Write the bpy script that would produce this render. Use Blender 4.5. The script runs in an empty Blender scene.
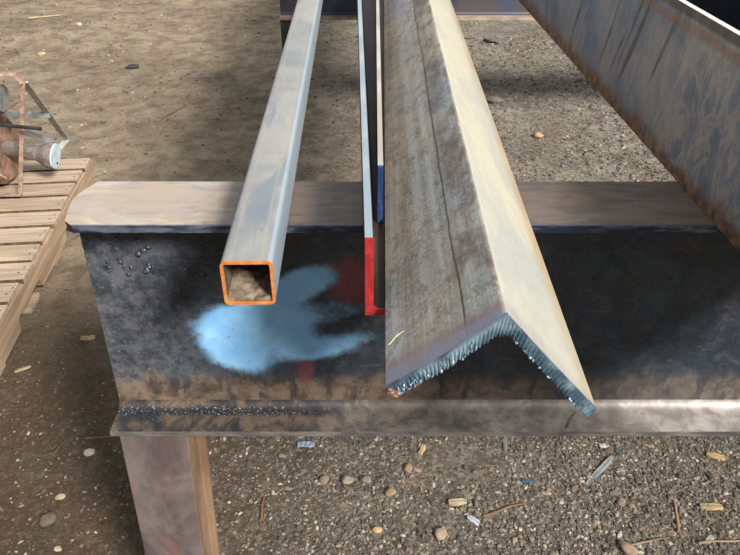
import bpy, math, random
import numpy as np
from mathutils import Vector, Matrix, noise as mn
random.seed(7); rng = np.random.default_rng(5)
C = bpy.context.scene.collection
R = math.radians

# ------------------------------------------------------------------ materials
def lin(c):
    return tuple(((v/255)/12.92 if v/255 <= .04045 else ((v/255+.055)/1.055)**2.4) for v in c)+(1,)

class Mat:
    def __init__(s, name, rough=.6, metal=0.0):
        s.m = bpy.data.materials.new(name); s.m.use_nodes = True
        s.t = s.m.node_tree; s.n = s.t.nodes; s.l = s.t.links
        s.b = s.n['Principled BSDF']
        s.b.inputs['Roughness'].default_value = rough
        s.b.inputs['Metallic'].default_value = metal
        s.tc = s.n.new('ShaderNodeTexCoord').outputs['Object']
        x = s.n.new('ShaderNodeSeparateXYZ'); s.l.new(s.tc, x.inputs[0])
        s.x, s.y, s.z = x.outputs
    def put(s, sock, v):
        if hasattr(v, 'links') or isinstance(v, bpy.types.NodeSocket): s.l.new(v, sock)
        else: sock.default_value = v
    def math(s, op, a, b=0.0, clamp=False):
        n = s.n.new('ShaderNodeMath'); n.operation = op; n.use_clamp = clamp
        s.put(n.inputs[0], a); s.put(n.inputs[1], b); return n.outputs[0]
    def vec(s, stretch=(1,1,1), off=(0,0,0)):
        n = s.n.new('ShaderNodeMapping'); s.l.new(s.tc, n.inputs[0])
        n.inputs['Scale'].default_value = stretch; n.inputs['Location'].default_value = off
        return n.outputs[0]
    def noise(s, scale, stretch=(1,1,1), detail=6, rough=.6, dist=0, off=(0,0,0)):
        n = s.n.new('ShaderNodeTexNoise'); s.l.new(s.vec(stretch, off), n.inputs['Vector'])
        n.inputs['Scale'].default_value = scale; n.inputs['Detail'].default_value = detail
        n.inputs['Roughness'].default_value = rough; n.inputs['Distortion'].default_value = dist
        return n.outputs['Fac']
    def voro(s, scale, stretch=(1,1,1), out='Distance', off=(0,0,0)):
        n = s.n.new('ShaderNodeTexVoronoi'); s.l.new(s.vec(stretch, off), n.inputs['Vector'])
        n.inputs['Scale'].default_value = scale; return n.outputs[out]
    def ramp(s, v, lo, hi, a=0.0, b=1.0):
        n = s.n.new('ShaderNodeMapRange'); n.interpolation_type = 'SMOOTHSTEP'
        s.put(n.inputs[0], v)
        if lo <= hi: vals = (lo, hi, a, b)
        else: vals = (hi, lo, b, a)
        for i, q in enumerate(vals): n.inputs[i+1].default_value = q
        return n.outputs[0]
    def mul(s, a, b): return s.math('MULTIPLY', a, b)
    def mix(s, f, a, b):
        n = s.n.new('ShaderNodeMix'); n.data_type = 'RGBA'
        s.put(n.inputs[0], f); s.put(n.inputs[6], a); s.put(n.inputs[7], b); return n.outputs[2]
    def wob(s, axis, scale, amt, stretch=(1,1,1)):
        return s.math('ADD', axis, s.mul(s.math('SUBTRACT', s.noise(scale, stretch, 5), .5), amt))
    def ell(s, cx, cz, rx, rz, soft=.5, amt=.6, scale=40, rot=0, ay='z'):
        X = s.math('SUBTRACT', s.x, cx); Z = s.math('SUBTRACT', s.z if ay == 'z' else s.y, cz)
        if rot:
            c, q = math.cos(rot), math.sin(rot)
            X, Z = s.math('ADD', s.mul(X, c), s.mul(Z, q)), s.math('SUBTRACT', s.mul(Z, c), s.mul(X, q))
        X = s.math('DIVIDE', X, rx); Z = s.math('DIVIDE', Z, rz)
        d = s.math('SQRT', s.math('ADD', s.mul(X, X), s.mul(Z, Z)))
        d = s.math('ADD', d, s.mul(s.math('SUBTRACT', s.noise(scale, (1,1,1), 5), .5), amt))
        return s.ramp(d, 1+soft/2, 1-soft/2)
    def done(s, col, bump=None, dist=.001, strength=.5, rough=None, metal=None):
        s.put(s.b.inputs['Base Color'], col)
        if rough is not None: s.put(s.b.inputs['Roughness'], rough)
        if metal is not None: s.put(s.b.inputs['Metallic'], metal)
        if bump is not None:
            n = s.n.new('ShaderNodeBump'); s.put(n.inputs['Height'], bump)
            n.inputs['Distance'].default_value = dist; n.inputs['Strength'].default_value = strength
            s.l.new(n.outputs[0], s.b.inputs['Normal'])
        return s.m

def simple(name, c1, c2, scale=30, rough=.7, metal=0, stretch=(1,1,1), bump=.0006, lo=.35, hi=.65):
    m = Mat(name, rough, metal); n = m.noise(scale, stretch, 8)
    return m.done(m.mix(m.ramp(n, lo, hi), lin(c1), lin(c2)), n, bump)

# ground ------------------------------------------------------------
def ground_mat():
    m = Mat('dry_dirt', .95)
    m.b.inputs['Specular IOR Level'].default_value = .15
    big = m.noise(1.3, (1,1,1), 5, .55, .4); mid = m.noise(9, (1,1,1), 8, .65, .3); fine = m.noise(110, (1,1,1), 8, .75)
    # finer soil left, browned partly for the steel's shade; grey gravelly fill right
    side = m.ramp(m.wob(m.x, 1.6, .9), -.75, .35)
    a = m.mix(m.ramp(big, .35, .65), lin((162,143,120)), lin((190,169,143)))
    b = m.mix(m.ramp(big, .35, .65), lin((160,151,137)), lin((180,170,153)))
    c = m.mix(side, a, b)
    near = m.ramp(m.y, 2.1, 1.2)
    c = m.mix(m.mul(near, .9), c, m.mix(side, lin((90,69,50)), lin((136,126,112))))  # near left darkest: shade of the steel put into the soil colour
    c = m.mix(m.mul(m.ramp(mid, .40, .66), .6), c, lin((92,78,63)))
    c = m.mix(m.mul(m.ramp(m.noise(3.2, (1,1,1), 8, .7, .6, off=(4,4,0)), .5, .66), .45), c, lin((104,90,74)))
    c = m.mix(m.mul(m.ramp(m.noise(24, (1.6,.6,1), 8, .75, .9, off=(1,7,0)), .56, .68), .5), c, lin((80,68,56)))
    c = m.mix(m.mul(m.ramp(fine, .50, .72), .6), c, lin((88,75,62)))
    c = m.mix(m.mul(m.ramp(m.noise(160, off=(3,1,2), detail=4), .60, .72), .5), c, lin((186,172,150)))
    # grains: every cell a clod or grit of its own tone
    for sc_, am, of in ((70,.55,0),(150,.5,3)):
        dd = m.n.new('ShaderNodeTexVoronoi'); dd.inputs['Scale'].default_value = sc_
        mv = m.n.new('ShaderNodeVectorMath'); mv.operation = 'ADD'; m.l.new(m.vec((1,1,1),(of,of,0)), mv.inputs[0])
        nz = m.n.new('ShaderNodeTexNoise'); nz.inputs['Scale'].default_value = sc_*.8; m.l.new(m.tc, nz.inputs['Vector'])
        ms = m.n.new('ShaderNodeVectorMath'); ms.operation = 'SCALE'; m.l.new(nz.outputs['Color'], ms.inputs[0]); ms.inputs['Scale'].default_value = 1.1/sc_
        m.l.new(ms.outputs[0], mv.inputs[1]); m.l.new(mv.outputs[0], dd.inputs['Vector'])
        sq = m.n.new('ShaderNodeSeparateColor'); m.l.new(dd.outputs['Color'], sq.inputs[0])
        gm = m.mul(m.math('ADD', m.mul(side, .72), .16), am)
        c = m.mix(m.mul(gm, m.ramp(sq.outputs[0], .55, .8)), c, lin((84,72,60)))
        c = m.mix(m.mul(gm, m.ramp(sq.outputs[1], .74, .9)), c, lin((186,174,156)))
        if of == 0: hcell = m.mul(sq.outputs[2], gm)
    # chips and grit
    v = m.voro(85); vc = m.voro(85, out='Color')
    sep = m.n.new('ShaderNodeSeparateColor'); m.l.new(vc, sep.inputs[0])
    chip = m.mul(m.ramp(v, .32, .2), m.ramp(sep.outputs[0], .80, .86))
    c = m.mix(chip, c, m.mix(sep.outputs[1], lin((120,104,88)), lin((205,190,165))))
    v2 = m.voro(38, off=(5,2,0)); vc2 = m.voro(38, out='Color', off=(5,2,0))
    s2 = m.n.new('ShaderNodeSeparateColor'); m.l.new(vc2, s2.inputs[0])
    chip2 = m.mul(m.ramp(v2, .22, .14), m.ramp(s2.outputs[0], .87, .9))
    c = m.mix(m.mul(chip2, .8), c, m.mix(s2.outputs[1], lin((66,54,46)), lin((178,156,126))))
    h = m.math('ADD', m.math('ADD', m.mul(mid, 2.2), m.mul(hcell, .8)), m.math('ADD', m.mul(fine, 1.3), m.mul(chip, .6)))
    return m.done(c, h, .015, .95)

def pebble_mat(name, cols, rough=.85):
    m = Mat(name, rough)
    g = m.n.new('ShaderNodeNewGeometry').outputs['Random Per Island']
    r = m.n.new('ShaderNodeValToRGB'); m.l.new(g, r.inputs[0]); r.color_ramp.interpolation = 'CONSTANT'
    e = r.color_ramp.elements
    e[0].color = lin(cols[0]); e[0].position = 0; e[1].color = lin(cols[-1]); e[1].position = (len(cols)-1)/len(cols)
    for i in range(1, len(cols)-1):
        q = e.new(i/len(cols)); q.color = lin(cols[i])
    n = m.noise(220, detail=4)
    return m.done(m.mix(m.mul(m.ramp(n, .4, .7), .35), r.outputs[0], lin((96,82,68))), n, .0008)

# heavy beam of the front stand: mill scale, dust, paint overspray ----
def web_mat():
    m = Mat('mill_scale_web', .45, .35)
    n1 = m.noise(7, (1,1,1), 9, .72, .1); n2 = m.noise(34, (1,1,1), 9, .78, .1); n3 = m.noise(240, (1,1,1), 3)
    c = m.mix(m.ramp(n1, .35, .65), lin((44,53,64)), lin((72,80,90)))
    c = m.mix(m.mul(m.ramp(n2, .48, .72), .55), c, lin((104,106,108)))
    c = m.mix(m.mul(m.ramp(m.noise(14, (1,1,1), 6, off=(2,2,2)), .5, .7), .6), c, lin((60,50,46)))
    # paler scuffed left end
    lf = m.ramp(m.wob(m.x, 8, .12), -.16, -.36)
    c = m.mix(m.mul(lf, .5), c, m.mix(m.ramp(n2, .4, .6), lin((76,82,94)), lin((138,138,142))))
    c = m.mix(m.mul(m.ramp(m.noise(190, detail=5, rough=.7), .56, .68), m.math('ADD', m.mul(lf, .45), .15)), c, lin((150,152,158)))
    c = m.mix(m.mul(m.ramp(m.noise(85, detail=6, rough=.7, off=(2,9,4)), .54, .66), .5), c, lin((36,40,48)))
    # thin diagonal scratches
    sc = m.ramp(m.noise(16, (1, 1, 7), 4, .5, 1.5, off=(1,4,2)), .64, .68)
    c = m.mix(m.mul(sc, .2), c, lin((140,128,112)))
    # rust line under the top flange
    c = m.mix(m.mul(m.ramp(m.math('ABSOLUTE', m.math('SUBTRACT', m.wob(m.z, 9, .01), .857)), .009, .002), .6), c, lin((84,56,46)))
    # dusty brown run low on the web
    low = m.ramp(m.wob(m.z, 24, .05), .614, .580)
    dust = m.mix(m.ramp(n2, .36, .6), lin((70,58,50)), lin((122,103,84)))
    dust = m.mix(m.ramp(m.noise(40, (1,1,.35), 5, off=(4,0,1)), .52, .62), dust, lin((64,54,48)))
    c = m.mix(m.mul(low, m.ramp(m.x, .0, .3, .9, .6)), c, dust)
    # painted patches: sky blue and faint red overspray
    blue = None
    for cx, cz, rx, rz, rot, op in ((-.080,.766,.036,.022,-.3,1.1), (-.122,.740,.050,.022,-.5,1), (-.196,.692,.046,.032,-.2,1.1), (-.142,.698,.056,.030,0,1),
                                (-.188,.638,.046,.028,.35,1.1), (-.130,.668,.060,.030,.2,.9), (-.060,.652,.060,.018,-.3,.8), (-.062,.716,.052,.020,-.15,.42)):
        e = m.mul(m.ell(cx, cz, rx, rz, 1.3, .3, 24, -rot), op)
        blue = e if blue is None else m.math('ADD', blue, e)
    blue = m.math('ADD', blue, m.mul(m.math('SUBTRACT', m.noise(22, detail=7, rough=.65), .5), .9))
    blue = m.ramp(m.math('ADD', blue, m.mul(m.math('SUBTRACT', m.noise(130, detail=5), .5), .5)), .15, 1.0)
    spk = m.ramp(n3, .24, .36)
    worn = m.ramp(m.noise(34, (1,1,1.6), 7, .7, .2, off=(7,7,7)), .78, .64)
    bluec = m.mix(m.ramp(m.noise(30, off=(3,3,1)), .35, .7), lin((136,196,246)), lin((160,214,252)))
    bf = m.mul(m.mul(blue, spk), worn)
    c = m.mix(m.mul(bf, .97), c, bluec)
    red = m.mul(m.ell(-.022, .765, .036, .036, .8, .4, 30), .45)
    red2 = m.mul(m.ell(-.093, .618, .011, .032, .9, .5, 40), .4)
    red = m.math('MAXIMUM', red, red2)
    c = m.mix(m.mul(m.mul(red, m.ramp(blue, .5, .1)), spk), c, lin((172,84,90)))
    met = m.math('SUBTRACT', .35, m.mul(m.math('MAXIMUM', bf, low), .35), True)
    h = m.math('ADD', n2, m.mul(n3, .25))
    return m.done(c, h, .0012, .5, rough=m.ramp(n2, .3, .7, .38, .62), metal=met)

def bottom_flange_mat():
    m = Mat('dusty_bottom_flange', .55, .25)
    n2 = m.noise(30, (1,1,1), 8, .7, .5); n3 = m.noise(300, detail=3)
    right = m.ramp(m.wob(m.x, 9, .2), -.2, .45)  # left tone holds the bars' shade, right is pale with powder
    dark = m.mix(m.ramp(n2, .4, .62), lin((50,50,54)), lin((112,94,78)))
    pale = m.mix(m.ramp(n2, .35, .7), lin((138,128,120)), lin((190,184,178)))
    c = m.mix(right, dark, pale)
    # sandy weld splash band just off the fillet at the left
    s = m.mul(m.ramp(m.math('ABSOLUTE', m.math('ADD', m.wob(m.y, 30, .01), .018)), .011, .004), m.ramp(m.wob(m.x, 12, .1), .0, -.14))
    c = m.mix(m.mul(s, .8), c, m.mix(m.ramp(m.noise(320, detail=2), .6, .66), lin((38,40,46)), lin((170,175,182))))
    return m.done(c, m.math('ADD', n2, m.mul(n3, .3)), .001, .5)

def top_flange_mat():
    m = Mat('worn_top_flange', .5, .3)
    n1 = m.noise(5, (1,2,1), 7, .6, .5); n2 = m.noise(26, (.5,2,1), 8, .65, 1.0)
    c = m.mix(m.ramp(n1, .4, .6), lin((204,192,182)), lin((188,170,152)))
    c = m.mix(m.mul(m.ramp(n2, .48, .64), .6), c, lin((150,148,158)))
    c = m.mix(m.mul(m.ramp(m.noise(18, (1,1.6,1), 6, .6, 1.2, off=(4,1,0)), .56, .7), .5), c, lin((228,206,176)))
    rt = m.ramp(m.wob(m.x, 8, .1), -.24, -.12)  # from the tube rightwards: shadow of the bars painted into the flange colour
    c = m.mix(m.mul(rt, .85), c, m.mix(m.ramp(n2, .4, .65), lin((104,84,70)), lin((76,64,56))))
    rust = m.mul(m.ramp(m.noise(12, (1,1,1), 8, .7, off=(1,2,3)), .58, .66), .6)
    c = m.mix(rust, c, lin((92,62,46)))
    # rubbed edge, bluish black lip
    lip = m.ramp(m.wob(m.y, 60, .004), -.0540, -.0565)
    c = m.mix(m.mul(lip, .75), c, lin((62,74,96)))
    return m.done(c, n2, .0008, .5, rough=.5)

def flange_edge_mat():
    m = Mat('blue_black_rolled_edge', .42, .5)
    n = m.noise(60, (.4,1,2), 6)
    return m.done(m.mix(m.ramp(n, .42, .66), lin((42,54,76)), lin((118,128,144))), n, .0006)

def dark_steel(name='dark_mill_scale', base=((44,50,58),(74,76,82)), rust=.4):
    m = Mat(name, .48, .35)
    n1 = m.noise(5, (1,1,1), 8, .65, .7); n2 = m.noise(30, detail=8, rough=.7)
    c = m.mix(m.ramp(n1, .35, .65), lin(base[0]), lin(base[1]))
    c = m.mix(m.mul(m.ramp(n2, .5, .7), rust), c, lin((96,66,52)))
    return m.done(c, n2, .0008)

def leg_mat():
    m = Mat('rusty_painted_leg', .62, .15)
    n1 = m.noise(9, (1,1,.6), 8, .65, .6); n2 = m.noise(60, detail=6)
    c = m.mix(m.ramp(n1, .38, .62), lin((88,74,74)), lin((122,110,106)))
    rs = m.ramp(m.noise(9, (2.6,1,.55), 7, .6, .7, off=(3,0,6)), .56, .66)
    c = m.mix(m.mul(rs, .4), c, lin((146,92,72)))
    c = m.mix(m.mul(m.ramp(n2, .55, .7), .4), c, lin((88,84,76)))
    return m.done(c, n2, .0007)

def leg_side_mat():
    m = Mat('tan_leg_side', .7, .05)  # lighter and tanner than the leg front
    n1 = m.noise(14, (1,1,.3), 7)
    return m.done(m.mix(m.ramp(n1, .35, .65), lin((116,90,68)), lin((150,124,98))), n1, .0006)

# bars (y runs along the bar, local frame) -----------------------------
def tube_mat():
    m = Mat('pale_galvanised_tube', .5, .2)
    n1 = m.noise(9, (1,.5,1), 8, .62, 1.0); n2 = m.noise(38, (1,.35,1), 8, .7, 1.2); n3 = m.noise(300, (1,.05,1), 3)
    c = m.mix(m.ramp(n1, .35, .65), lin((142,144,145)), lin((168,164,158)))
    c = m.mix(m.mul(m.ramp(n2, .52, .72), .5), c, lin((186,174,154)))
    c = m.mix(m.mul(m.ramp(m.noise(14, (1.2,.5,1), 7, .65, .6, off=(5,5,5)), .56, .66), .5), c, lin((108,124,140)))
    c = m.mix(m.mul(m.ramp(n3, .55, .7), .25), c, lin((118,124,130)))
    # two faint tan streaks along the top
    for q in (-.015, .014):
        st = m.ramp(m.math('ABSOLUTE', m.math('SUBTRACT', m.wob(m.x, 6, .006), q)), .0022, .0008)
        c = m.mix(m.mul(st, .2), c, lin((196,172,136)))
    # bluish highlight painted along the rounded right corner
    c = m.mix(m.mul(m.ramp(m.x, .0195, .022), .6), c, lin((164,184,198)))
    return m.done(c, n2, .0004, .4)

def paint_end_mat(name, c1, c2):
    m = Mat(name, .5)
    n = m.noise(120, detail=5)
    return m.done(m.mix(m.ramp(n, .4, .68), lin(c1), lin(c2)), n, .0006)

def angle_mat():
    m = Mat('weathered_angle_steel', .5, .2)
    n1 = m.noise(7, (1,.45,1), 7, .6, .3); n2 = m.noise(60, (1,.6,1), 8, .75); n3 = m.noise(330, (1,.8,1), 3)
    st = m.noise(70, (1,.014,1), 6, .6)                 # long straight rolling streaks
    c = m.mix(m.ramp(n1, .40, .60), lin((194,182,160)), lin((162,164,164)))
    # squarish rubbed patches
    pv = m.voro(9, (1.6,.8,1.6), out='Color', off=(.3,.1,.2)); sp = m.n.new('ShaderNodeSeparateColor'); m.l.new(pv, sp.inputs[0])
    c = m.mix(m.mul(m.ramp(sp.outputs[0], .5, .53), .38), c, lin((204,186,156)))
    c = m.mix(m.mul(m.ramp(sp.outputs[1], .64, .67), .35), c, lin((128,132,136)))
    c = m.mix(m.mul(m.ramp(st, .52, .58), .42), c, lin((210,214,216)))
    c = m.mix(m.mul(m.ramp(st, .46, .40), .32), c, lin((108,102,96)))
    c = m.mix(m.mul(m.ramp(n2, .48, .62), .6), c, lin((116,104,90)))
    c = m.mix(m.mul(m.ramp(n3, .5, .62), .35), c, lin((226,222,212)))
    # brown rubbed strip near the ridge and dark seam
    rib = m.mul(m.ramp(m.wob(m.x, 20, .01), -.034, -.02), m.ramp(m.x, .001, -.001))
    c = m.mix(m.mul(rib, m.ramp(m.noise(24, (1,.5,1), 7, .7, off=(2,8,1)), .42, .62)), c, lin((130,112,100)))
    seam = m.ramp(m.math('ABSOLUTE', m.math('ADD', m.wob(m.x, 3, .012), .026)), .0011, .0004)
    c = m.mix(m.mul(seam, .75), c, lin((54,50,48)))
    spot = m.ramp(m.noise(17, (1,.7,1), 7, .7, off=(9,3,1)), .68, .72)
    c = m.mix(m.mul(spot, .7), c, lin((120,74,40)))
    # the right leaf is paler, cream coloured
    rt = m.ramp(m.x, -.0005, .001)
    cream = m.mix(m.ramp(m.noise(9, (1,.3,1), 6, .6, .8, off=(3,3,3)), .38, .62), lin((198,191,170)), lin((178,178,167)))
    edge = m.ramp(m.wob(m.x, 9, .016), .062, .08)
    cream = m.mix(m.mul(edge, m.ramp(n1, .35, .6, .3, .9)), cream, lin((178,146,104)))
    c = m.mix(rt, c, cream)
    # heat tint beside the cut end
    fr = m.math('ADD', m.y, m.mul(m.x, .18))
    fr = m.wob(fr, 26, .012)
    tint = m.ramp(fr, .028, .006)
    lf = m.ramp(m.x, .004, -.004)
    c = m.mix(m.mul(tint, m.math('ADD', m.mul(lf, .5), .25)), c, lin((156,130,124)))
    c = m.mix(m.mul(m.ramp(fr, .011, .003), m.mul(m.math('ADD', m.mul(lf, .36), .12), m.ramp(n2, .35, .55, .5, 1.2))), c, lin((150,160,188)))
    rtm = m.math('SUBTRACT', .2, m.mul(rt, .1))
    return m.done(c, m.math('ADD', n2, m.mul(n3, .5)), .0007, .5, rough=m.ramp(n2, .3, .7, .42, .62), metal=rtm)

def cut_mat():
    m = Mat('flame_cut_steel', .33, .65)
    n = m.noise(60, (1,1,1), 5, .6)
    c = m.mix(m.ramp(n, .38, .62), lin((96,126,146)), lin((176,202,216)))
    return m.done(c, n, .0008)

def lbar_mat(name, edge, inner):
    m = Mat(name, .45, .45)
    n = m.noise(24, (1,.25,1), 7)
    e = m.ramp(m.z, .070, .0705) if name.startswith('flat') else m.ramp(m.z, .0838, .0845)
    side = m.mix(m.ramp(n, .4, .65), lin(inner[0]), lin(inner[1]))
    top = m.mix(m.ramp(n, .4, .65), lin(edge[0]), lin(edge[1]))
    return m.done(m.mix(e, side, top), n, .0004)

def hbeam_mat():
    m = Mat('blue_grey_scaled_flange', .4, .3)
    n1 = m.noise(7, (1,1,1), 8, .65, .5); n2 = m.noise(30, (1,1,.6), 9, .76, .6)
    c = m.mix(m.ramp(n1, .35, .62), lin((88,104,132)), lin((134,136,146)))
    c = m.mix(m.mul(m.ramp(n2, .50, .62), .5), c, lin((150,144,142)))
    # wandering pale worn tracks
    w = m.ramp(m.math('ABSOLUTE', m.math('SUBTRACT', m.noise(16, (1,1,.4), 7, .7, 2.2, off=(6,1,3)), .5)),   .06, .01)
    wp = m.ramp(m.wob(m.y, 9, .25), .95, .55)
    c = m.mix(m.mul(m.mul(w, .5), wp), c, lin((178,166,154)))
    # slanting wipe marks, dark and blue
    rot = m.math('ADD', m.y, m.mul(m.z, .45))
    cb = m.n.new('ShaderNodeCombineXYZ'); m.put(cb.inputs[0], rot); m.put(cb.inputs[1], m.mul(m.z, .09))
    nn = m.n.new('ShaderNodeTexNoise'); m.l.new(cb.outputs[0], nn.inputs['Vector']); nn.inputs['Scale'].default_value = 42; nn.inputs['Detail'].default_value = 4
    bandm = m.mul(m.ramp(m.y, .62, .72), m.ramp(m.y, 1.35, 1.1))
    c = m.mix(m.mul(m.mul(m.ramp(nn.outputs['Fac'], .58, .66), bandm), .75), c, lin((52,44,44)))
    c = m.mix(m.mul(m.mul(m.ramp(nn.outputs['Fac'], .44, .38), bandm), .75), c, lin((92,122,160)))
    # rust along the bottom and under the top edge
    rb = m.ramp(m.wob(m.z, 20, .05), .036, .006)
    rc = m.mix(m.ramp(m.noise(60, (1,1,1), 7, .7), .42, .6), lin((66,50,42)), lin((142,98,66)))
    c = m.mix(m.mul(rb, .9), c, rc)
    rt = m.ramp(m.math('ABSOLUTE', m.math('SUBTRACT', m.wob(m.z, 30, .02), .176)), .009, .003)
    c = m.mix(m.mul(rt, .5), c, lin((140,94,64)))
    top = m.ramp(m.z, .184, .189)
    c = m.mix(m.mul(top, .8), c, lin((70,68,66)))
    return m.done(c, n2, .0012, .5, rough=m.ramp(n2, .35, .65, .36, .6))

def wood_mat():
    m = Mat('pallet_pine', .8)
    g = m.noise(26, (.12,2.2,1), 7, .6, .8); b = m.noise(4, (1,4,1), 4)
    c = m.mix(m.ramp(g, .35, .65), lin((156,134,112)), lin((190,168,142)))
    c = m.mix(m.mul(m.ramp(b, .45, .7), .5), c, lin((140,122,104)))
    return m.done(c, g, .001)
def wood_side_mat():
    m = Mat('pallet_stringer_pine', .8)
    g = m.noise(24, (2,.12,2.2), 7, .6, .8)
    c = m.mix(m.ramp(g, .35, .65), lin((150,124,98)), lin((184,156,126)))
    return m.done(c, g, .001)

M = {}
M['palegrey'] = simple('pale_grey_bar', (160,162,156), (196,196,188), 40, .6, .1)
M['hubgrey'] = simple('brownish_grey_hub', (104,94,86), (138,128,118), 40, .6, .1)
M['gapshade'] = simple('shade_toned_board_edge', (72,56,42), (112,90,68), 40, .9)  # deck board sides darkened: shade of the gaps put into the colour
M['ground'] = ground_mat(); M['web'] = web_mat(); M['bot'] = bottom_flange_mat(); M['top'] = top_flange_mat(); M['edge'] = flange_edge_mat()
M['dark'] = dark_steel(); M['leg'] = leg_mat(); M['legside'] = leg_side_mat(); M['tube'] = tube_mat()
M['back_web'] = dark_steel('far_beam_web', ((70,84,104),(92,84,86)), .5)
M['back_flange'] = simple('far_beam_flange', (150,128,112), (178,158,142), 20)
M['orange'] = paint_end_mat('orange_end_paint', (192,112,54), (214,140,78))
M['red'] = paint_end_mat('red_end_paint', (150,30,34), (176,50,50))
M['navy'] = paint_end_mat('navy_end_paint', (26,50,92), (44,76,124))
M['tube_in'] = simple('brown_tube_bore', (70,60,52), (112,98,84), 60)
M['dirt'] = simple('loose_brown_dirt', (100,85,70), (146,128,110), 110, .95, bump=.003)
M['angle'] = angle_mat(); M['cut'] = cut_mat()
M['dross'] = simple('silvery_slag', (120,140,150), (186,200,206), 160, .42, .5)
M['toe'] = simple('rust_brown_melt', (96,66,58), (142,108,98), 120, .5, .3)
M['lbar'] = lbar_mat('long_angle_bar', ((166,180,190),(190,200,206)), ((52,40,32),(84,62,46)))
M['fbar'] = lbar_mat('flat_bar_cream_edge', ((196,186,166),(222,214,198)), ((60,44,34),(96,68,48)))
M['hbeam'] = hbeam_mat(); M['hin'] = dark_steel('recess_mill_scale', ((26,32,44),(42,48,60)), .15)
M['bare'] = simple('sunlit_edge_tone', (222,212,200), (238,230,220), 40, .4, .2)  # pale top edge, its sunlit brightness put into the colour
M['wood'] = wood_mat(); M['woodside'] = wood_side_mat()
M['rust'] = simple('pinkish_rust', (134,104,90), (178,148,130), 50, .8)
M['grey'] = simple('grey_painted_bar', (112,114,110), (148,148,142), 40, .6, .2)
M['drum'] = simple('orange_brown_rust', (104,80,66), (160,126,108), 25, .75, .1)
M['black'] = simple('dull_black', (30,28,28), (58,52,48), 40)
M['white'] = simple('pale_blue_white_disc', (186,204,214), (216,228,232), 30, .5)
M['spat'] = simple('blue_silver_spatter', (56,64,74), (112,124,136), 240, .42, .6, bump=.002)

# ------------------------------------------------------------------ mesh helpers
def link(name, me, parent=None, loc=(0,0,0)):
    o = bpy.data.objects.new(name, me); C.objects.link(o); o.location = loc
    if parent: o.parent = parent
    return o
def mesh(name, V, F, mats, idx=None, parent=None, loc=(0,0,0), smooth=None, bevel=0):
    me = bpy.data.meshes.new(name); me.from_pydata([tuple(v) for v in V], [], [tuple(f) for f in F])
    for q in (mats if isinstance(mats, (list, tuple)) else [mats]): me.materials.append(q)
    if idx is not None: me.polygons.foreach_set('material_index', idx)
    me.update()
    import bmesh
    b = bmesh.new(); b.from_mesh(me); bmesh.ops.recalc_face_normals(b, faces=b.faces); b.to_mesh(me); b.free()
    if smooth:
        me.polygons.foreach_set('use_smooth', [True]*len(me.polygons)); me.set_sharp_from_angle(angle=R(smooth))
    o = link(name, me, parent, loc)
    if bevel:
        bm = o.modifiers.new('bevel', 'BEVEL'); bm.width = bevel; bm.segments = 2; bm.limit_method = 'ANGLE'
    return o
class G:
    def __init__(s): s.V = []; s.F = []; s.I = []
    def add(s, V, F, i=0):
        k = len(s.V); s.V += [tuple(v) for v in V]; s.F += [tuple(a+k for a in f) for f in F]; s.I += [i]*len(F); return s
    def box(s, a, b, i=0, M=None):
        V = [Vector((x,y,z)) for x in (a[0],b[0]) for y in (a[1],b[1]) for z in (a[2],b[2])]
        if M: V = [M @ v for v in V]
        return s.add(V, [(0,1,3,2),(4,6,7,5),(0,4,5,1),(2,3,7,6),(0,2,6,4),(1,5,7,3)], i)
    def bar(s, p, q, w, t, up=(0,0,1), i=0):           # flat bar from p to q, width w across 'up', thickness t
        p, q = Vector(p), Vector(q); d = (q-p); L = d.length; d.normalize()
        u = Vector(up); u = (u-d*u.dot(d)).normalized(); n = d.cross(u)
        m = Matrix((n, u, d)).transposed().to_4x4(); m.translation = p
        return s.box((-t/2,-w/2,0), (t/2,w/2,L), i, m)
    def cyl(s, p, q, r0, r1=None, n=24, i=0, cap=True):
        r1 = r0 if r1 is None else r1
        p, q = Vector(p), Vector(q); d = (q-p).normalized(); a = d.orthogonal().normalized(); b = d.cross(a)
        V = [p+(a*math.cos(2*math.pi*k/n)+b*math.sin(2*math.pi*k/n))*r0 for k in range(n)] + \
            [q+(a*math.cos(2*math.pi*k/n)+b*math.sin(2*math.pi*k/n))*r1 for k in range(n)]
        F = [(k,(k+1)%n,n+(k+1)%n,n+k) for k in range(n)]
        if cap: F += [tuple(range(n-1,-1,-1)), tuple(range(n,2*n))]
        return s.add(V, F, i)
    def make(s, name, mats, parent=None, loc=(0,0,0), smooth=None, bevel=0):
        return mesh(name, s.V, s.F, mats, s.I, parent, loc, smooth, bevel)

def sweep(profile, stations, pos, cap=True, idx=None, capidx=0, g=None):
    g = g or G(); n = len(profile); k = len(g.V)
    for j, st in enumerate(stations):
        for p in profile: g.V.append(tuple(pos(p, st, j)))
    for j in range(len(stations)-1):
        for a in range(n):
            b = (a+1) % n
            g.F.append((k+j*n+a, k+j*n+b, k+(j+1)*n+b, k+(j+1)*n+a)); g.I.append(idx(profile[a], profile[b]) if idx else 0)
    if cap:
        g.F.append(tuple(k+a for a in range(n))); g.I.append(capidx)
        g.F.append(tuple(k+(len(stations)-1)*n+a for a in range(n))); g.I.append(capidx)
    return g
def arc(cx, cy, r, a0, a1, n=6):
    return [(cx+r*math.cos(R(a0+(a1-a0)*k/n)), cy+r*math.sin(R(a0+(a1-a0)*k/n))) for k in range(n+1)]
def i_profile(w, h, tf, tw, r):
    half = [(w/2,0), (w/2,tf)] + arc(tw/2+r, tf+r, r, 270, 180) + arc(tw/2+r, h-tf-r, r, 180, 90) + [(w/2,h-tf), (w/2,h)]
    return half + [(-x, y) for x, y in reversed(half)]

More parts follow.
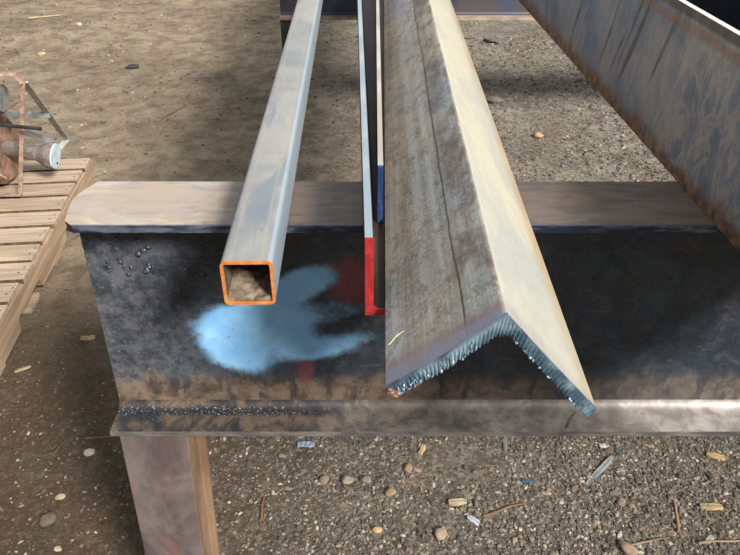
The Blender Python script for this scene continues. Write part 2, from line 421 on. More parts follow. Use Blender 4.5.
def thing(name, label, cat, loc=(0,0,0), rot=(0,0,0), group=None):
    o = bpy.data.objects.new(name, None); C.objects.link(o); o.empty_display_size = .05
    o.location = loc; o.rotation_euler = rot; o['label'] = label; o['category'] = cat
    if group: o['group'] = group
    return o
def tag(o, label, cat, group=None):
    o['label'] = label; o['category'] = cat
    if group: o['group'] = group
    return o

# ------------------------------------------------------------------ ground
def gz(x, y):
    return .010*mn.noise(Vector((x*1.7, y*1.7, 0))) + .006*mn.noise(Vector((x*6, y*6, 3))) + .004*mn.noise(Vector((x*13, y*17, 7))) + (.009*max(0, mn.noise(Vector((x*4.5, y*9, 21)))-.12) if y > 2 else 0) + .0015*mn.noise(Vector((x*37, y*37, 5)))
def grid(x0, x1, y0, y1, step, zf):
    nx = int((x1-x0)/step)+1; ny = int((y1-y0)/step)+1
    V = [(x0+(x1-x0)*i/(nx-1), y0+(y1-y0)*j/(ny-1)) for j in range(ny) for i in range(nx)]
    V = [(x, y, zf(x, y)) for x, y in V]
    F = [(j*nx+i, j*nx+i+1, (j+1)*nx+i+1, (j+1)*nx+i) for j in range(ny-1) for i in range(nx-1)]
    return V, F
def ground():
    # one sheet: fine cells near the camera, coarse far away
    xs = [-14,-11,-9,-7,-6,-5,-4.4] + [round(-4+.025*k, 4) for k in range(321)] + [4.4,5,6,7,9,11,14]
    ys = [-6,-4,-2,-1,-.4,0] + [round(.2+.025*k, 4) for k in range(285)] + [7.6,8,9,10,12,15,18]
    nx, ny = len(xs), len(ys)
    V = [(x, y, gz(x, y)) for y in ys for x in xs]
    F = [(j*nx+i, j*nx+i+1, (j+1)*nx+i+1, (j+1)*nx+i) for j in range(ny-1) for i in range(nx-1)]
    o = mesh('floor', V, F, M['ground'], smooth=180); o['kind'] = 'structure'
ground()

# loose gravel: uncountable, one object
t5 = (1+5**.5)/2
ICO = np.array([(-1,t5,0),(1,t5,0),(-1,-t5,0),(1,-t5,0),(0,-1,t5),(0,1,t5),(0,-1,-t5),(0,1,-t5),(t5,0,-1),(t5,0,1),(-t5,0,-1),(-t5,0,1)])/math.sqrt(1+t5*t5)
ICF = np.array([(0,11,5),(0,5,1),(0,1,7),(0,7,10),(0,10,11),(1,5,9),(5,11,4),(11,10,2),(10,7,6),(7,1,8),(3,9,4),(3,4,2),(3,2,6),(3,6,8),(3,8,9),(4,9,5),(2,4,11),(6,2,10),(8,6,7),(9,8,1)])
def gravel():
    pts = []
    def scatter(n, x0, x1, y0, y1, dens, smin, smax, pw):
        for _ in range(n):
            x = random.uniform(x0, x1); y = random.uniform(y0, y1)
            if random.random() > dens(x, y): continue
            if x < -.95 and 1.25 < y < 2.62: continue
            if -.43 < x < -.24 and .69 < y < .84: continue
            if 3.02 < y < 3.22 and (-.44 < x < -.27 or 1.95 < x < 2.12): continue
            pts.append((x, y, smin+(smax-smin)*random.random()**pw))
    cl = lambda v: max(0, min(1, v))
    def dn(x, y):
        p = .5+.9*mn.noise(Vector((x*3.1, y*3.1, 11)))
        bare = cl(1-((x-.23)/.16)**2-((y-1.12)/.07)**2)         # a smoother trodden patch
        return cl(cl((x+.5)/.55)*.9*p + .35*cl((x+.2)*2) + .04 - bare*.8)
    scatter(46000, -.85, 1.0, .8, 1.25, dn, .0010, .0055, 2.4)
    scatter(420, -.2, .95, .8, 1.1, lambda x, y: cl((x+.1)*1.6), .005, .009, 1.5)
    scatter(17000, -.6, 1.6, 2.2, 4.8, lambda x, y: cl((x+.2)*1.3)*cl(.6+.8*mn.noise(Vector((x*2, y*2, 5)))), .002, .010, 2.2)
    scatter(16000, -3.2, 3.4, 2.4, 7, lambda x, y: .25+.75*cl(.4+1.6*mn.noise(Vector((x*1.3, y*1.3, 8)))), .002, .011, 3)
    scatter(1500, -1.2, -.3, 1.1, 2.4, lambda x, y: .4, .001, .0045, 3)
    V = []; F = []; k = 0
    for x, y, s in pts:
        a = random.uniform(0, 6.28); c, q = math.cos(a), math.sin(a)
        P = ICO*(1+rng.uniform(-.28, .28, (12,1)))*np.array([s*random.uniform(.8,1.5), s*random.uniform(.6,1), s*random.uniform(.4,.8)])
        P = P @ np.array([[c,q,0],[-q,c,0],[0,0,1]]) + np.array([x, y, gz(x,y)+s*.2])
        V.append(P); F.append(ICF+k); k += 12
    V = np.concatenate(V); F = np.concatenate(F)
    me = bpy.data.meshes.new('gravel'); me.from_pydata(V.tolist(), [], F.tolist()); me.update()
    me.materials.append(pebble_mat('mixed_gravel', [(102,94,84),(84,77,70),(124,114,100),(68,62,56),(112,101,88),(138,128,114),(94,84,74),(104,96,90),(150,132,110),(80,76,74),(120,104,86),(92,86,78),(130,122,110),(76,70,64),(176,164,146)]))
    o = link('gravel', me); tag(o, 'loose mixed gravel and grit strewn over the dirt', 'gravel'); o['kind'] = 'stuff'
gravel()

# ------------------------------------------------------------------ front work stand (wide-flange beam on legs)
FY = .7585
stand = thing('steel_work_stand', 'dark steel beam on legs crossing the foreground, marked with a sky blue paint patch', 'work stand', (0, FY, 0), group='beam work stands')
prof = i_profile(.116, .349, .0095, .008, .015)
def xl(p):
    u, v = p; z = v+.531
    if z > .868:
        tab = [(-.058,-.347),(-.052,-.358),(-.026,-.364),(.008,-.370),(.032,-.365),(.058,-.354)]
        for (a, xa), (b, xb) in zip(tab, tab[1:]):
            if a <= u <= b: return xa+(xb-xa)*(u-a)/(b-a)
    return -.3655-.026*(.87-z)
# finer top flange outline so the rounded end shows
top = [p for p in prof]
def dens(pf):
    out = []
    for a, b in zip(pf, pf[1:]+pf[:1]):
        out.append(a)
        if abs(a[1]-b[1]) < 1e-6 and abs(a[0]-b[0]) > .03 and a[1] > .32:
            for k in range(1, 10): out.append((a[0]+(b[0]-a[0])*k/10, a[1]))
    return out
prof = dens(prof)
def bidx(a, b):
    if a[1] > .3485 and b[1] > .3485: return 1
    if a[1] > .335 and b[1] > .335 and abs(a[0]-b[0]) < 1e-6: return 2
    if a[1] < .001 and b[1] < .001: return 3
    if abs(a[0]) > .057 and abs(b[0]) > .057: return 4
    if a[1] < .0235 and b[1] < .0235: return 5
    return 0
M['edge2'] = simple('rubbed_lower_edge', (96,92,92), (150,142,134), 50, .45, .4, (.3,1,1))
g = sweep(prof, [0, 1, 2], lambda p, s, j: ((xl(p), -.2, 1.75)[j], p[0], p[1]+.531), idx=bidx, capidx=3)
g.make('beam', [M['web'], M['top'], M['edge'], M['dark'], M['edge2'], M['bot']], stand, smooth=40)
def leg(parent, x, name='leg', lean=-.015, h=.531, mats=None, y0=-.052, y1=.050, w=.098):
    g = G(); e = .0
    pf = [(0,y0),(w,y0),(w,y0+.012),(w-.012,y0+.012),(w-.012,y1-.012),(w,y1-.012),(w,y1),(0,y1)]   # channel leg, open to the right
    sweep(pf, [h, h-.3, -.01], lambda p, z, j: (x+p[0]+lean*(h-z)/.3, p[1], z), g=g,
          idx=lambda a, b: 1 if (a[0] > .08 and b[0] > .08) else 0)
    return g.make(name, mats or [M['leg'], M['legside']], parent, bevel=.0015)
leg(stand, -.365); leg(stand, 1.35, lean=.0)
# weld spatter beads stuck on the web
g = G()
def blob(g, c, r, sx=1, sy=1, sz=1, i=0):
    P = ICO*(1+rng.uniform(-.38, .34, (12,1)))*np.array([r*sx, r*sy, r*sz])+np.array(c)
    g.add(P.tolist(), ICF.tolist(), i)
for cx, cz, n, r in ((-.336,.826,4,.0035),(-.291,.816,5,.0055),(-.285,.783,9,.0055),(-.319,.787,5,.003),(-.223,.777,5,.0038),(-.245,.780,3,.003),(-.270,.80,3,.003),(-.34,.79,3,.003),(-.196,.815,2,.002),(-.30,.72,2,.002)):
    for _ in range(n): blob(g, (cx+random.gauss(0,.0055), -.0045, cz+random.gauss(0,.006)), r*random.uniform(.4,1.1), 1, .6, 1)
for _ in range(170): # specks on the lower fillet and flange
    x = -.34+abs(random.gauss(0,.12)); t = random.random()
    blob(g, (x, -.017-.02*t, .5408+.002*(1-t)), random.uniform(.0004,.0010), 1.3, 1, .7)
o = g.make('weld_spatter', M['spat'], stand, smooth=80); o['kind'] = 'stuff'; o['label'] = 'silvery weld spatter beads'

# ------------------------------------------------------------------ far work stand
far = thing('steel_work_stand', 'farther steel beam stand at the top edge, holding the bars behind', 'work stand', (0, 3.12, 0), group='beam work stands')
pf = i_profile(.12, .34, .0095, .008, .012)
sweep(pf, [-.386, 2.4], lambda p, s, j: (s, p[0], p[1]+.54), idx=lambda a, b: 1 if (abs(a[0]) > .02 or abs(b[0]) > .02) and not (a[1] < .001 and b[1] < .001) else 0).make('beam', [M['back_web'], M['back_flange']], far, smooth=40)
leg(far, -.384, lean=.0, h=.54, w=.06, mats=[M['dark'], M['dark']]); leg(far, 2.0, lean=.0, h=.54, w=.06, mats=[M['dark'], M['dark']])

# ------------------------------------------------------------------ square tube
tb = thing('square_tube', 'pale grey square steel tube with orange painted open end', 'tube', (-.1165, .545, .8803), (0,0,R(1.17)))
def rrect(s, r, z0=0, n=4):
    h = s/2
    return arc(h-r, z0+r, r, -90, 0, n)+arc(h-r, z0+s-r, r, 0, 90, n)+arc(-h+r, z0+s-r, r, 90, 180, n)+arc(-h+r, z0+r, r, 180, 270, n)
S = .0497; T = .0030
po, pi = rrect(S, .0055), rrect(S-2*T, .002, T)
def tube_shell(y0, y1, i_out, i_in, i_cap):
    g = G(); n = len(po)
    for y in (y0, y1):
        for p in po: g.V.append((p[0], y, p[1]))
        for p in pi: g.V.append((p[0], y, p[1]))
    for a in range(n):
        b = (a+1) % n
        g.F += [(a,b,2*n+b,2*n+a), (n+a,3*n+a,3*n+b,n+b), (a,n+a,n+b,b), (2*n+a,2*n+b,3*n+b,3*n+a)]; g.I += [i_out, i_in, i_cap, i_cap]
    return g
tube_shell(.0022, 5.95, 0, 1, 0).make('tube_body', [M['tube'], M['tube_in']], tb, smooth=40)
o = tube_shell(0, .0022, 0, 0, 0).make('painted_end', M['orange'], tb, smooth=40); o['label'] = 'orange painted rim'
# dirt heaped inside the bore
V, F = grid(-S/2+T+.0003, S/2-T-.0003, .003, .32, .0022, lambda x, y: T+.001+.002*min(1,y/.03)+.015*min(1,max(0,(y-.02)/.2))+.003*(abs(x-.002)/.02)+.0022*mn.noise(Vector((x*140,y*140,2)))+.0018*mn.noise(Vector((x*400,y*400,5))))
xs = sorted(set(v[0] for v in V)); nx = len(xs); k0 = len(V)
V += [(x, .003, T+.0002) for x in xs]; F += [(i, i+1, k0+i+1, k0+i) for i in range(nx-1)]
d = mesh('loose_dirt', V, F, M['dirt'], loc=(-.1165,.545,.8803), smooth=60); d.rotation_euler = (0,0,R(1.17))
tag(d, 'brown dirt and grit packed inside the open square tube', 'dirt'); d['kind'] = 'stuff'

# ------------------------------------------------------------------ red-ended angle bar standing beside the big angle
lb = thing('angle_bar', 'slim steel angle bar with red painted end, left of the broad cut angle', 'angle bar', (-.0045, .528, .8803), (0,0,R(1.23)), 'angle bars')
LP = [(0,0),(.085,0),(.085,.0045),(.083,.0065)]+[(.014,.0065)]+arc(.014,.0125,.006,270,180,4)+[(.008,.083),(.0065,.085),(0,.085)]
sweep(LP, [.0025, 6.0], lambda p, s, j: (p[0], s, p[1])).make('steel_profile', M['lbar'], lb, smooth=35)
o = sweep(LP, [0, .0025], lambda p, s, j: (p[0], s, p[1])).make('painted_end', M['red'], lb, smooth=35); o['label'] = 'red painted end'

fb = thing('flat_bar', 'narrow flat bar on edge with navy painted end, wedged between the two angles', 'flat bar', (.0085, .694, .8872), (0,0,R(-.3)))
FP = [(0,0),(.006,0),(.006,.071),(0,.071)]
sweep(FP, [.003, 5.7], lambda p, s, j: (p[0], s, p[1])).make('steel_profile', M['fbar'], fb)
o = sweep(FP, [0, .003], lambda p, s, j: (p[0], s, p[1])).make('painted_end', M['navy'], fb); o['label'] = 'navy painted end'

# ------------------------------------------------------------------ broad inverted angle with torch-cut end
W, TH = .1180, .0090
h = W/2**.5; q = TH/2**.5; RZ = h+q
ab = thing('angle_bar', 'broad weathered angle lying ridge up like a tent, ragged torch-cut end', 'angle bar', (.0957, .408, .8855), (0,R(2.9),R(-.9)), 'angle bars')
def yend(x):
    if x < 0: u = -x/h; return -.005+.006*u-.004*math.sin(math.pi*min(1,u))
    return -.005-.007*(x/h)-.002*math.sin(math.pi*min(1, x/h))
AP = arc(0, RZ-.004*2**.5, .004, 135, 45, 4)
NS = 22
AP = [(-h*(1-k/NS)+AP[0][0]*(k/NS), (RZ-h)*(1-k/NS)+AP[0][1]*(k/NS)) for k in range(NS)] + AP + [(AP[-1][0]+(h-AP[-1][0])*k/NS, AP[-1][1]+(RZ-h-AP[-1][1])*k/NS) for k in range(1, NS+1)]
inner = [(h-q+.001, .0008)] + [( (h-q)*(1-k/NS)+.006*(k/NS), (RZ-2*q-.006)*(k/NS)) for k in range(NS+1)]
inner = inner + [(0, RZ-2*q-.0085)] + [(-x, z) for x, z in reversed(inner)]
AP = AP + inner
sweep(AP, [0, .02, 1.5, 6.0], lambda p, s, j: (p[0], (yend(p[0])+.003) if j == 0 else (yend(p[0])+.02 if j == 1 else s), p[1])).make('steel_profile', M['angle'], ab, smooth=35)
# cut face with drag lines
N = 560; J = 8
g = G()
def rim(s):  # s 0..1 left toe -> ridge -> right toe : outer and inner points
    if s < .5: u = 1-2*s; sx = -1
    else: u = 2*s-1; sx = 1
    O = (sx*h*u, RZ-h*u); I = (sx*(h-q)*u, max(RZ-2*q-(h-q)*u, 0)) if u > .07 else (sx*(h-q)*u, RZ-2*q-(h-q)*u-.005*(1-u/.07))
    return O, I
for k in range(N+1):
    s = k/N; O, I = rim(s)
    cell = math.floor(s*58+1.2*mn.noise(Vector((s*30,0,0)))); hang = .0036*max(0, mn.noise(Vector((cell*.73, 4, 1)))+.25)
    for j in range(J+1):
        v = j/J
        x = O[0]+(I[0]-O[0])*v; z = O[1]+(I[1]-O[1])*v
        ph = s*58*2*math.pi+v*2.2+1.4*mn.noise(Vector((s*9, v*.5, 0)))
        y = yend(x)-.0002-.0026*v*(.5+.5*math.sin(ph))-.0005*mn.noise(Vector((s*60, v*3, 2)))*v+.0012*v
        if j == J: z -= hang; 
        g.V.append((x, y, z))
    g.V.append((O[0], yend(O[0])+.0035, O[1])); g.V.append((I[0], yend(I[0])+.0035, I[1]-hang*.5))
n = J+3
for k in range(N):
    a = k*n; b = a+n
    for j in range(J): g.F.append((a+j, a+j+1, b+j+1, b+j))
    g.F.append((a+J, a+J+2, b+J+2, b+J)); g.F.append((a+J+1, a, b, b+J+1)); g.F.append((a+J+2, a+J+1, b+J+1, b+J+2))
g.I = [0]*len(g.F)
for a in (0, N*n):
    g.F.append(tuple([a+j for j in range(J+1)]+[a+J+2, a+J+1])); g.I.append(0)
ce = g.make('cut_end', M['cut'], ab, smooth=50); ce['label'] = 'blue-grey torch-cut face with drag lines'
g = G()
for _ in range(26):
    s = random.choice((random.uniform(.02,.34), random.uniform(.56,.99))); O, I = rim(s)
    rr = random.uniform(.0007,.0013); L = random.uniform(1, 2.4) if s < .4 else random.uniform(.8,1.6)
    blob(g, (I[0], yend(I[0])-.0006, I[1]-rr*L*.6), rr, 1, 1, L)
for _ in range(26):
    s = random.uniform(.02,.4); O, I = rim(s); v = random.uniform(.5, 1)
    blob(g, (O[0]+(I[0]-O[0])*v, yend(O[0])-.0012, O[1]+(I[1]-O[1])*v), random.uniform(.0006,.0014), 1, .8, 2.2)
o = g.make('slag_drips', M['dross'], ab, smooth=80); o['kind'] = 'stuff'; o['label'] = 'silvery slag drips'
g = G(); O, I = rim(.012)
for dx, dz, r in ((0,0,.0042),(.003,-.002,.0035),(.006,-.001,.003),(-.001,.003,.003)): blob(g, (I[0]-.004+dx, yend(I[0])-.0015, I[1]+.003+dz), r, 1.2, .8, .9)
g.make('melted_toe', M['toe'], ab, smooth=80)

# ------------------------------------------------------------------ heavy beam lying on its side at the right
hb = thing('wide_flange_beam', 'heavy blue-grey rusty beam lying on its side at the right, bright upper edge', 'beam', (.4115, .25, .8803), (0,0,R(1.24)))
HF = .198; HT = .0085; HW = .215
HP = [(0,0),(HT,0),(HT,HF/2-.004),(HW-HT,HF/2-.004),(HW-HT,0),(HW,0),(HW,HF),(HW-HT,HF),(HW-HT,HF/2+.004),(HT,HF/2+.004),(HT,HF),(0,HF)]
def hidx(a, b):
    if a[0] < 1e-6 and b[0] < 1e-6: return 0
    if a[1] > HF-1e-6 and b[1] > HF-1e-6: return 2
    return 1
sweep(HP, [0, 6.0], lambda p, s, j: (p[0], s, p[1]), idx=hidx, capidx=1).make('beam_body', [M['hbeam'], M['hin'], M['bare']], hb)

# ------------------------------------------------------------------ pallet
pt = thing('wooden_pallet', 'worn pine pallet on the dirt at the left edge', 'pallet', (-1.118, 2.562, 0), (0,0,.102))
for k in range(11):
    y1 = -.003-k*.1105; wj = random.uniform(-.006,.004)
    g = G(); e0 = random.uniform(-.008,.002)
    g.box((-1.02, y1-.094+wj*.3, .1135), (e0, y1, .1300)); g.I = [0,0,1,1,0,0]
    g.I[0] = g.I[1] = 0
    g.make('deck_board', [M['wood'], M['gapshade']], pt, bevel=.0012)
for x in (-.036, -.52, -1.0):
    pfz = [(0,.018),(-.22,.018),(-.235,.050),(-.245,.055),(-.43,.055),(-.445,.050),(-.455,.018),(-.74,.018),(-.755,.050),(-.765,.055),(-.95,.055),(-.96,.05),(-.975,.018),(-1.215,.018),(-1.215,.1130),(0,.1130)]
    sweep(pfz, [x-.002, x+.034], lambda p, s, j: (s, p[0], p[1])).make('stringer', M['woodside'], pt, bevel=.001)
for y in (-.1, -.35, -.6, -.87, -1.2):
    G().box((-1.02, y, .003), (-.006, y+.092, .0178)).make('bottom_board', M['wood'], pt, bevel=.001)
g = G()
for k in range(11):
    for xx in (-.014, -.022): g.cyl((xx, -.03-k*.1105-.03*(xx<-.02), .1298), (xx, -.03-k*.1105-.03*(xx<-.02), .1304), .0032, n=8)
o = g.make('nail_heads', M['black'], pt); o['kind'] = 'stuff'

# ------------------------------------------------------------------ rusty reel stand on the pallet
rs = thing('reel_stand', 'rusty flat-bar reel stand with a drum, on the pallet at the left edge', 'reel stand', (-1.45, 2.30, .130))
X, Y, Z = -1.45, 2.30, .130
def L(p): return (p[0]-X, p[1]-Y, p[2]-Z)
g = G()
g.bar(L((-1.60,2.22,.572)), L((-1.142,2.22,.572)), .020, .005, up=(0,1,.25))
g.bar(L((-1.145,2.22,.572)), L((-1.128,2.22,.545)), .030, .006, up=(0,1,0))
g.bar(L((-1.128,2.22,.548)), L((-1.252,2.22,.142)), .014, .005, up=(1,0,0))
g.bar(L((-1.60,2.22,.134)), L((-1.248,2.22,.142)), .024, .006, up=(0,1,0))
g.make('front_frame', M['rust'], rs, bevel=.001)
g = G()
g.bar(L((-1.132,2.235,.545)), L((-1.258,2.70,.150)), .024, .006, up=(1,0,0))
g.bar(L((-1.258,2.70,.150)), L((-1.272,2.64,.134)), .026, .006, up=(1,0,0))
g.bar(L((-1.27,2.66,.137)), L((-1.60,2.60,.137)), .028, .006, up=(0,1,0))
g.make('rear_strut', M['palegrey'], rs, bevel=.001)
g = G()
g.bar(L((-1.65,2.45,.345)), L((-1.180,2.45,.352)), .026, .006, up=(0,.3,1))
g.make('cross_bar', M['grey'], rs, bevel=.001)
g = G(); g.bar(L((-1.46,2.55,.30)), L((-1.262,2.62,.16)), .026, .006, up=(0,0,1)); g.make('brace', M['grey'], rs, bevel=.001)
g = G(); g.bar(L((-1.60,2.16,.470)), L((-1.090,2.18,.404)), .010, .009, up=(0,1,.2)); g.make('pivot_arm', M['black'], rs, bevel=.001)
g = G(); g.bar(L((-1.140,2.23,.500)), L((-1.30,2.30,.400)), .026, .006, up=(0,1,.4)); g.make('gusset_bar', M['rust'], rs, bevel=.001)
# drum with an axis along x
cy, cz = 2.34, .265
g = G()
g.cyl(L((-1.60,cy,cz)), L((-1.335,cy,cz)), .118, .128, 40)
g.cyl(L((-1.335,cy,cz)), L((-1.318,cy,cz)), .128, .112, 40)
g.make('drum', M['drum'], rs, smooth=35)
g = G(); g.cyl(L((-1.43,cy,.29)), L((-1.20,cy,.245)), .028, .028, 24); g.cyl(L((-1.205,cy,.2455)), L((-1.172,cy,.2400)), .030, .046, 28); g.cyl(L((-1.172,cy,.2400)), L((-1.150,cy,.2365)), .048, .050, 28)
g.make('hub', M['hubgrey'], rs, smooth=35)
g = G(); g.cyl(L((-1.150,cy,.2365)), L((-1.1455,cy,.2358)), .046, .046, 28)
dd = g.make('end_disc', M['white'], rs, smooth=35); dd['label'] = 'pale blue-white disc'
for a in (.6, 2.7, 4.6):
    g = G(); g.cyl(L((-1.1456,cy+.026*math.cos(a),.2358+.026*math.sin(a))), L((-1.1445,cy+.026*math.cos(a),.2356+.026*math.sin(a))), .005, n=10)
    g.make('bolt_hole', M['black'], dd)
g = G(); g.cyl(L((-1.42,2.25,.50)), L((-1.225,2.25,.485)), .045, .045, 24); g.make('motor_can', M['grey'], rs, smooth=35)
g = G(); g.cyl(L((-1.44,2.18,.36)), L((-1.272,2.2,.215)), .0045, n=10); g.make('tie_rod', M['rust'], rs, smooth=60)

# ------------------------------------------------------------------ single stones, chips, sticks and scraps on the dirt
def stone(x, y, r, col, label, sx=1.2, sy=.9, sz=.6, cat='stone', name='stone', a=None, sink=.35, group=None):
    a = random.uniform(0,3.1) if a is None else a
    import bmesh
    b = bmesh.new(); bmesh.ops.create_icosphere(b, subdivisions=3, radius=1)
    sd = random.uniform(0, 90)
    for v in b.verts:
        k = 1+.30*mn.noise(v.co*1.1+Vector((sd,0,0)))+.08*mn.noise(v.co*4+Vector((0,sd,0)))
        v.co = Vector((v.co.x*sx*r*k, v.co.y*sy*r*k, v.co.z*sz*r*k))
    me = bpy.data.meshes.new(name); b.to_mesh(me); b.free()
    me.materials.append(simple(name+'_surface', tuple(int(c*.86) for c in col), col, 90, .85, bump=.001))
    me.polygons.foreach_set('use_smooth', [True]*len(me.polygons))
    o = link(name, me, loc=(x, y, gz(x,y)+r*sz*(1-sink))); o.rotation_euler = (random.uniform(-.1,.1),random.uniform(-.1,.1),a)
    return tag(o, label, cat, group)
def chip(x, y, w, l, t, a, col, label, cat='wood chip', name='wood_chip', group=None, tilt=.05, metal=0):
    g = G(); n = 9; seed = random.uniform(0,50)
    V = []; F = []
    for k in range(n):
        u = k/(n-1)-.5; ww = w*(.5+.12*mn.noise(Vector((k*.9,seed,0))))*(1-.45*abs(2*u)**8); bend = .07*l*mn.noise(Vector((u*1.5,seed,4)))
        z = .08*l*mn.noise(Vector((u*2,seed,9)))*.3
        V += [(u*l,bend-ww,z),(u*l,bend+ww,z),(u*l,bend+ww*.8,z+t),(u*l,bend-ww*.8,z+t)]
    for k in range(n-1):
        for j in range(4): F.append((4*k+j,4*k+(j+1)%4,4*k+4+(j+1)%4,4*k+4+j))
    F += [(0,1,2,3),(4*n-4,4*n-1,4*n-2,4*n-3)]
    o = mesh(name, V, F, simple(name+'_surface', tuple(int(c*.62) for c in col), tuple(int(c*.92) for c in col), 60, .8 if not metal else .35, metal, (.3,2,1)), loc=(x,y,gz(x,y)+.002), smooth=50)
    o.rotation_euler = (0, tilt*random.choice((-1,1)), a)
    return tag(o, label, cat, group)
def stick(x, y, l, r, a, col, label, cat='stick', name='stick', bendy=.12, group=None):
    g = G(); n = 12; K = 7; sd = random.uniform(0,50)
    for k in range(n):
        u = k/(n-1)-.5; rr = r*(1-.55*(u+.5))*(1+.15*mn.noise(Vector((k,sd,0))))
        c = (u*l, bendy*l*mn.noise(Vector((u*1.2,sd,0))), .0)
        for j in range(K):
            th = 2*math.pi*j/K; g.V.append((c[0], c[1]+rr*math.cos(th), c[2]+rr*math.sin(th)))
    for k in range(n-1):
        for j in range(K): g.F.append((K*k+j,K*k+(j+1)%K,K*k+K+(j+1)%K,K*k+K+j)); g.I.append(0)
    g.F += [tuple(range(K-1,-1,-1)), tuple(range(K*n-K,K*n))]; g.I += [0,0]
    o = g.make(name, simple(name+'_bark', tuple(int(c*.8) for c in col), col, 70, .85, 0, (.2,1,1)), loc=(x,y,gz(x,y)+r*.75+.001), smooth=60)
    o.rotation_euler = (0,0,a); return tag(o, label, cat, group)

stone(-.672,1.140,.0115,(204,184,154),'cream stone alone on the brown dirt, left of the stand leg',1.1,.9,.6)
stone(-.106,1.059,.0115,(140,120,102),'leftmost of three rounded brown stones in a row below the blue paint patch',1.1,1,.6)
stone(-.051,1.054,.0125,(150,134,116),'middle and largest of three rounded brown stones in a row',1.1,1,.6)
stone(-.009,1.057,.0105,(138,122,100),'rightmost of three rounded brown stones, touching the curved twig',1.2,.9,.6)
stone(-.210,1.131,.0085,(132,122,110),'small grey pebble between the stand leg and the foil scrap')
stone(.015,.921,.009,(190,160,112),'small yellow-tan stone near the bottom centre')
stone(.149,.911,.0125,(164,146,124),'pale tan stone by the bottom edge, left of the brown stick',1,1.1,.7)
stone(.539,.880,.0165,(158,134,112),'pinkish oval stone cut by the bottom edge, right of centre',1.3,.75,.6,a=2.3)
stone(.090,1.090,.0105,(152,124,96),'tan stone among gravel just below the hanging end of the angle')
stone(.045,1.018,.012,(146,120,94),'brown stone in gravel left of the pale flat chip')
stone(.56,1.0,.010,(128,112,98),'brown stone below the upright brown splinter')
stone(-.697,1.015,.009,(160,146,124),'small pale pebble in the lower left dirt',a=.4)
stone(-.70,.955,.017,(104,90,74),'dull brown embedded stone in the lower left corner',1.1,1,.5)
stone(-.655,.885,.007,(176,160,136),'tiny cream pebble at the bottom left edge')
stone(-1.417,4.127,.026,(58,56,58),'black lump on the bare dirt behind the pallet',1.5,.8,.6,cat='lump',a=.2)
stone(-2.087,5.124,.024,(196,184,160),'pale stone on the far dirt at the upper left')
stone(-2.073,4.413,.022,(186,160,118),'tan stone on the far dirt above the reel stand')
stone(.80,3.10,.021,(184,148,118),'peach coloured stone on grey ground between the angle and the sideways beam')
stone(.655,3.56,.034,(122,112,100),'rough grey clod beside the cream leaf of the angle',1.3,.9,.6,cat='clod',name='dirt_clod')

chip(-.824,1.576,.024,.042,.004,.2,(196,164,116),'ragged tan wood chip beside the left end of the front beam')
chip(-.958,1.441,.010,.042,.004,.6,(206,186,146),'narrow cream wood chip on dirt in front of the pallet')
chip(.194,.996,.020,.040,.004,.1,(208,186,154),'pale flat wood chip left of the brown stick')
chip(.125,1.149,.012,.030,.003,1.2,(214,186,136),'yellow wood chip just below the front beam, near centre')
chip(.159,.918,.010,.028,.003,1.9,(196,158,104),'short ochre wood chip at the bottom edge near centre')
chip(.823,1.128,.014,.042,.006,-.35,(206,172,118),'yellow split chip at the right, just below the front beam')
chip(.755,.985,.016,.048,.005,-.1,(200,172,128),'stubby tan chip right of the upright brown splinter')
chip(.72,.905,.012,.022,.003,.6,(196,184,164),'small cream chip in the bottom right corner')
chip(.537,1.086,.013,.115,.003,.75,(186,190,186),'grey crumpled metal strip lying diagonally on gravel at the right','metal strip','metal_strip',metal=.4)
chip(.329,1.169,.010,.040,.003,1.35,(176,180,178),'short grey metal strip just below the front beam','metal strip','metal_strip',metal=.4)
chip(.224,.949,.014,.030,.004,-.7,(206,212,218),'whitish crumpled scrap below the brown stick','scrap','paper_scrap')
chip(.361,1.057,.008,.026,.003,.05,(96,120,150),'small blue-grey metal scrap on bare dirt','metal scrap','metal_scrap',metal=.3)
chip(.565,1.165,.012,.018,.003,.2,(220,216,204),'white chip just beyond the diagonal metal strip','chip','stone_chip')
def foil():
    V, F = grid(-.021,.021,-.009,.009,.003, lambda x, y: .005+.004*mn.noise(Vector((x*130,y*130,1)))+.004*math.cos(x*60))
    V2 = [(x, y*(1+.3*mn.noise(Vector((x*90,0,3)))), z-.0008) for x, y, z in V]; n = len(V)
    o = mesh('foil_scrap', V, F, simple('crumpled_foil', (168,180,200), (226,232,240), 90, .25, .8), loc=(-.155,1.162,gz(-.155,1.162)), smooth=20)
    s = o.modifiers.new('thick', 'SOLIDIFY'); s.thickness = .0006
    tag(o, 'crumpled silver foil scrap just under the front beam', 'foil scrap')
foil()
stick(.297,.974,.105,.0042,.32,(132,100,80),'reddish brown stick with a pale tip on the gravel')
stick(.670,.964,.085,.0042,1.35,(168,134,104),'upright brown splinter of wood in the right gravel',bendy=.03)
stick(-.236,.974,.062,.0038,1.52,(134,100,70),'short brown stick right of the stand leg')
stick(-.050,1.092,.085,.0024,-.55,(128,106,80),'thin curved twig above the row of three stones',bendy=.4,cat='twig',name='twig')
stick(.114,1.042,.080,.0026,-.6,(140,112,84),'slim twig pointing at the pale flat chip',cat='twig',name='twig')
stick(.580,.900,.110,.003,.06,(146,124,98),'long thin twig at the lower right, left of the bottom pale chip',cat='twig',name='twig')
stick(.745,.900,.110,.003,.08,(160,136,108),'long twig running out of the lower right corner',cat='twig',name='twig')
stick(-.751,1.150,.052,.0036,1.2,(110,84,58),'dull brown stick on dirt left of the cream stone')
stick(-.66,1.19,.075,.002,.15,(150,126,96),'pale straw reaching toward the lower left end of the beam',cat='straw',name='straw')
stick(-2.421,5.355,.22,.007,.55,(196,176,140),'pale stick on the far dirt at the upper left corner')
stick(.794,4.662,.12,.011,-.9,(50,42,38),'dark curved root on the far grey ground',bendy=.5,cat='root',name='root')
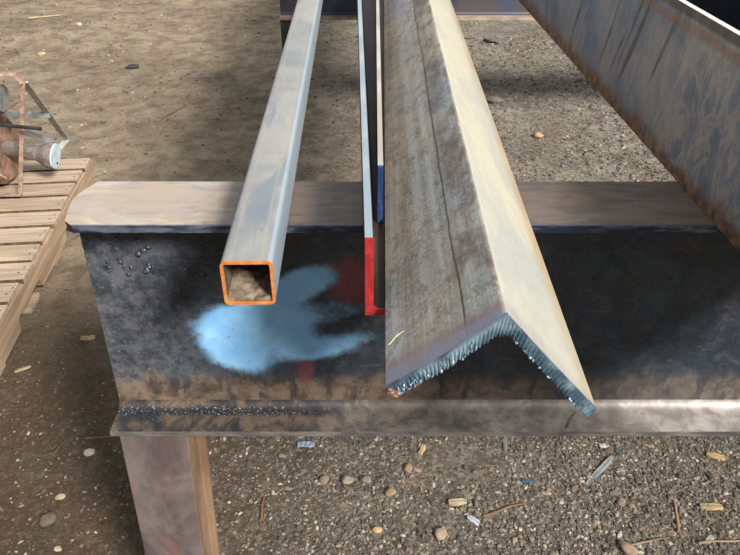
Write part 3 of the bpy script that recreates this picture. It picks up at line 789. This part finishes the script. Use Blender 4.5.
stick(.66,4.80,.09,.006,-.05,(64,54,46),'short dark twig next to the curved root',cat='twig',name='twig')
stick(-.985,3.42,.17,.0035,1.1,(120,92,66),'thin brown stalk on shaded dirt behind the beam, left of the tube',cat='stalk',name='stalk')
# straw and thin twig on the steel
def wire(p, q, r, col, label, cat, name):
    p, q = Vector(p), Vector(q); g = G(); m = (p+q)/2+Vector((0,0,.002)); g.cyl(p-p, m-p, r, r*.9, 7); g.cyl(m-p, q-p, r*.9, r*.5, 7)
    o = g.make(name, simple(name+'_stalk', tuple(int(c*.85) for c in col), col, 90, .7), loc=p, smooth=50); return tag(o, label, cat)
wire((.2830,.706,.5412), (.304,.738,.5412), .0006, (92,66,48), 'thin brown twig on the lower flange under the cut angle tip', 'twig', 'twig')

wire((.0163,.4597,.9005), (.0290,.4637,.9125), .0007, (226,206,160), 'short cream straw lying across the lower left corner of the broad angle', 'straw', 'straw')

# ------------------------------------------------------------------ light and camera
sun = bpy.data.lights.new('daylight', 'SUN'); sun.energy = 5.4; sun.angle = R(13); sun.color = (1, .965, .92)
so = link('daylight', sun, loc=(3,-3,4)); so.rotation_euler = Vector((.83,-1.05,1.0)).to_track_quat('Z', 'Y').to_euler()
w = bpy.data.worlds.new('sky'); bpy.context.scene.world = w; w.use_nodes = True
nt = w.node_tree; bg = nt.nodes['Background']
tc = nt.nodes.new('ShaderNodeTexCoord'); dp = nt.nodes.new('ShaderNodeVectorMath'); dp.operation = 'DOT_PRODUCT'
nt.links.new(tc.outputs['Generated'], dp.inputs[0]); dp.inputs[1].default_value = Vector((.25,.35,.9)).normalized()
mr = nt.nodes.new('ShaderNodeMapRange'); nt.links.new(dp.outputs['Value'], mr.inputs[0]); mr.interpolation_type = 'SMOOTHSTEP'
for i, v in enumerate((-.4, 1, .10, .66)): mr.inputs[i+1].default_value = v
nt.links.new(mr.outputs[0], bg.inputs['Strength']); bg.inputs['Color'].default_value = (.86, .94, 1, 1)

cam = bpy.data.cameras.new('camera'); cam.sensor_width = 36; cam.lens = 36*692/740; cam.clip_start = .02
co = link('camera', cam, loc=(0,0,1.28)); co.rotation_euler = (R(56), 0, 0)
sc = bpy.context.scene; sc.camera = co
sc.view_settings.view_transform = 'Standard'; sc.view_settings.look = 'None'; sc.view_settings.gamma = 1; sc.view_settings.exposure = .25
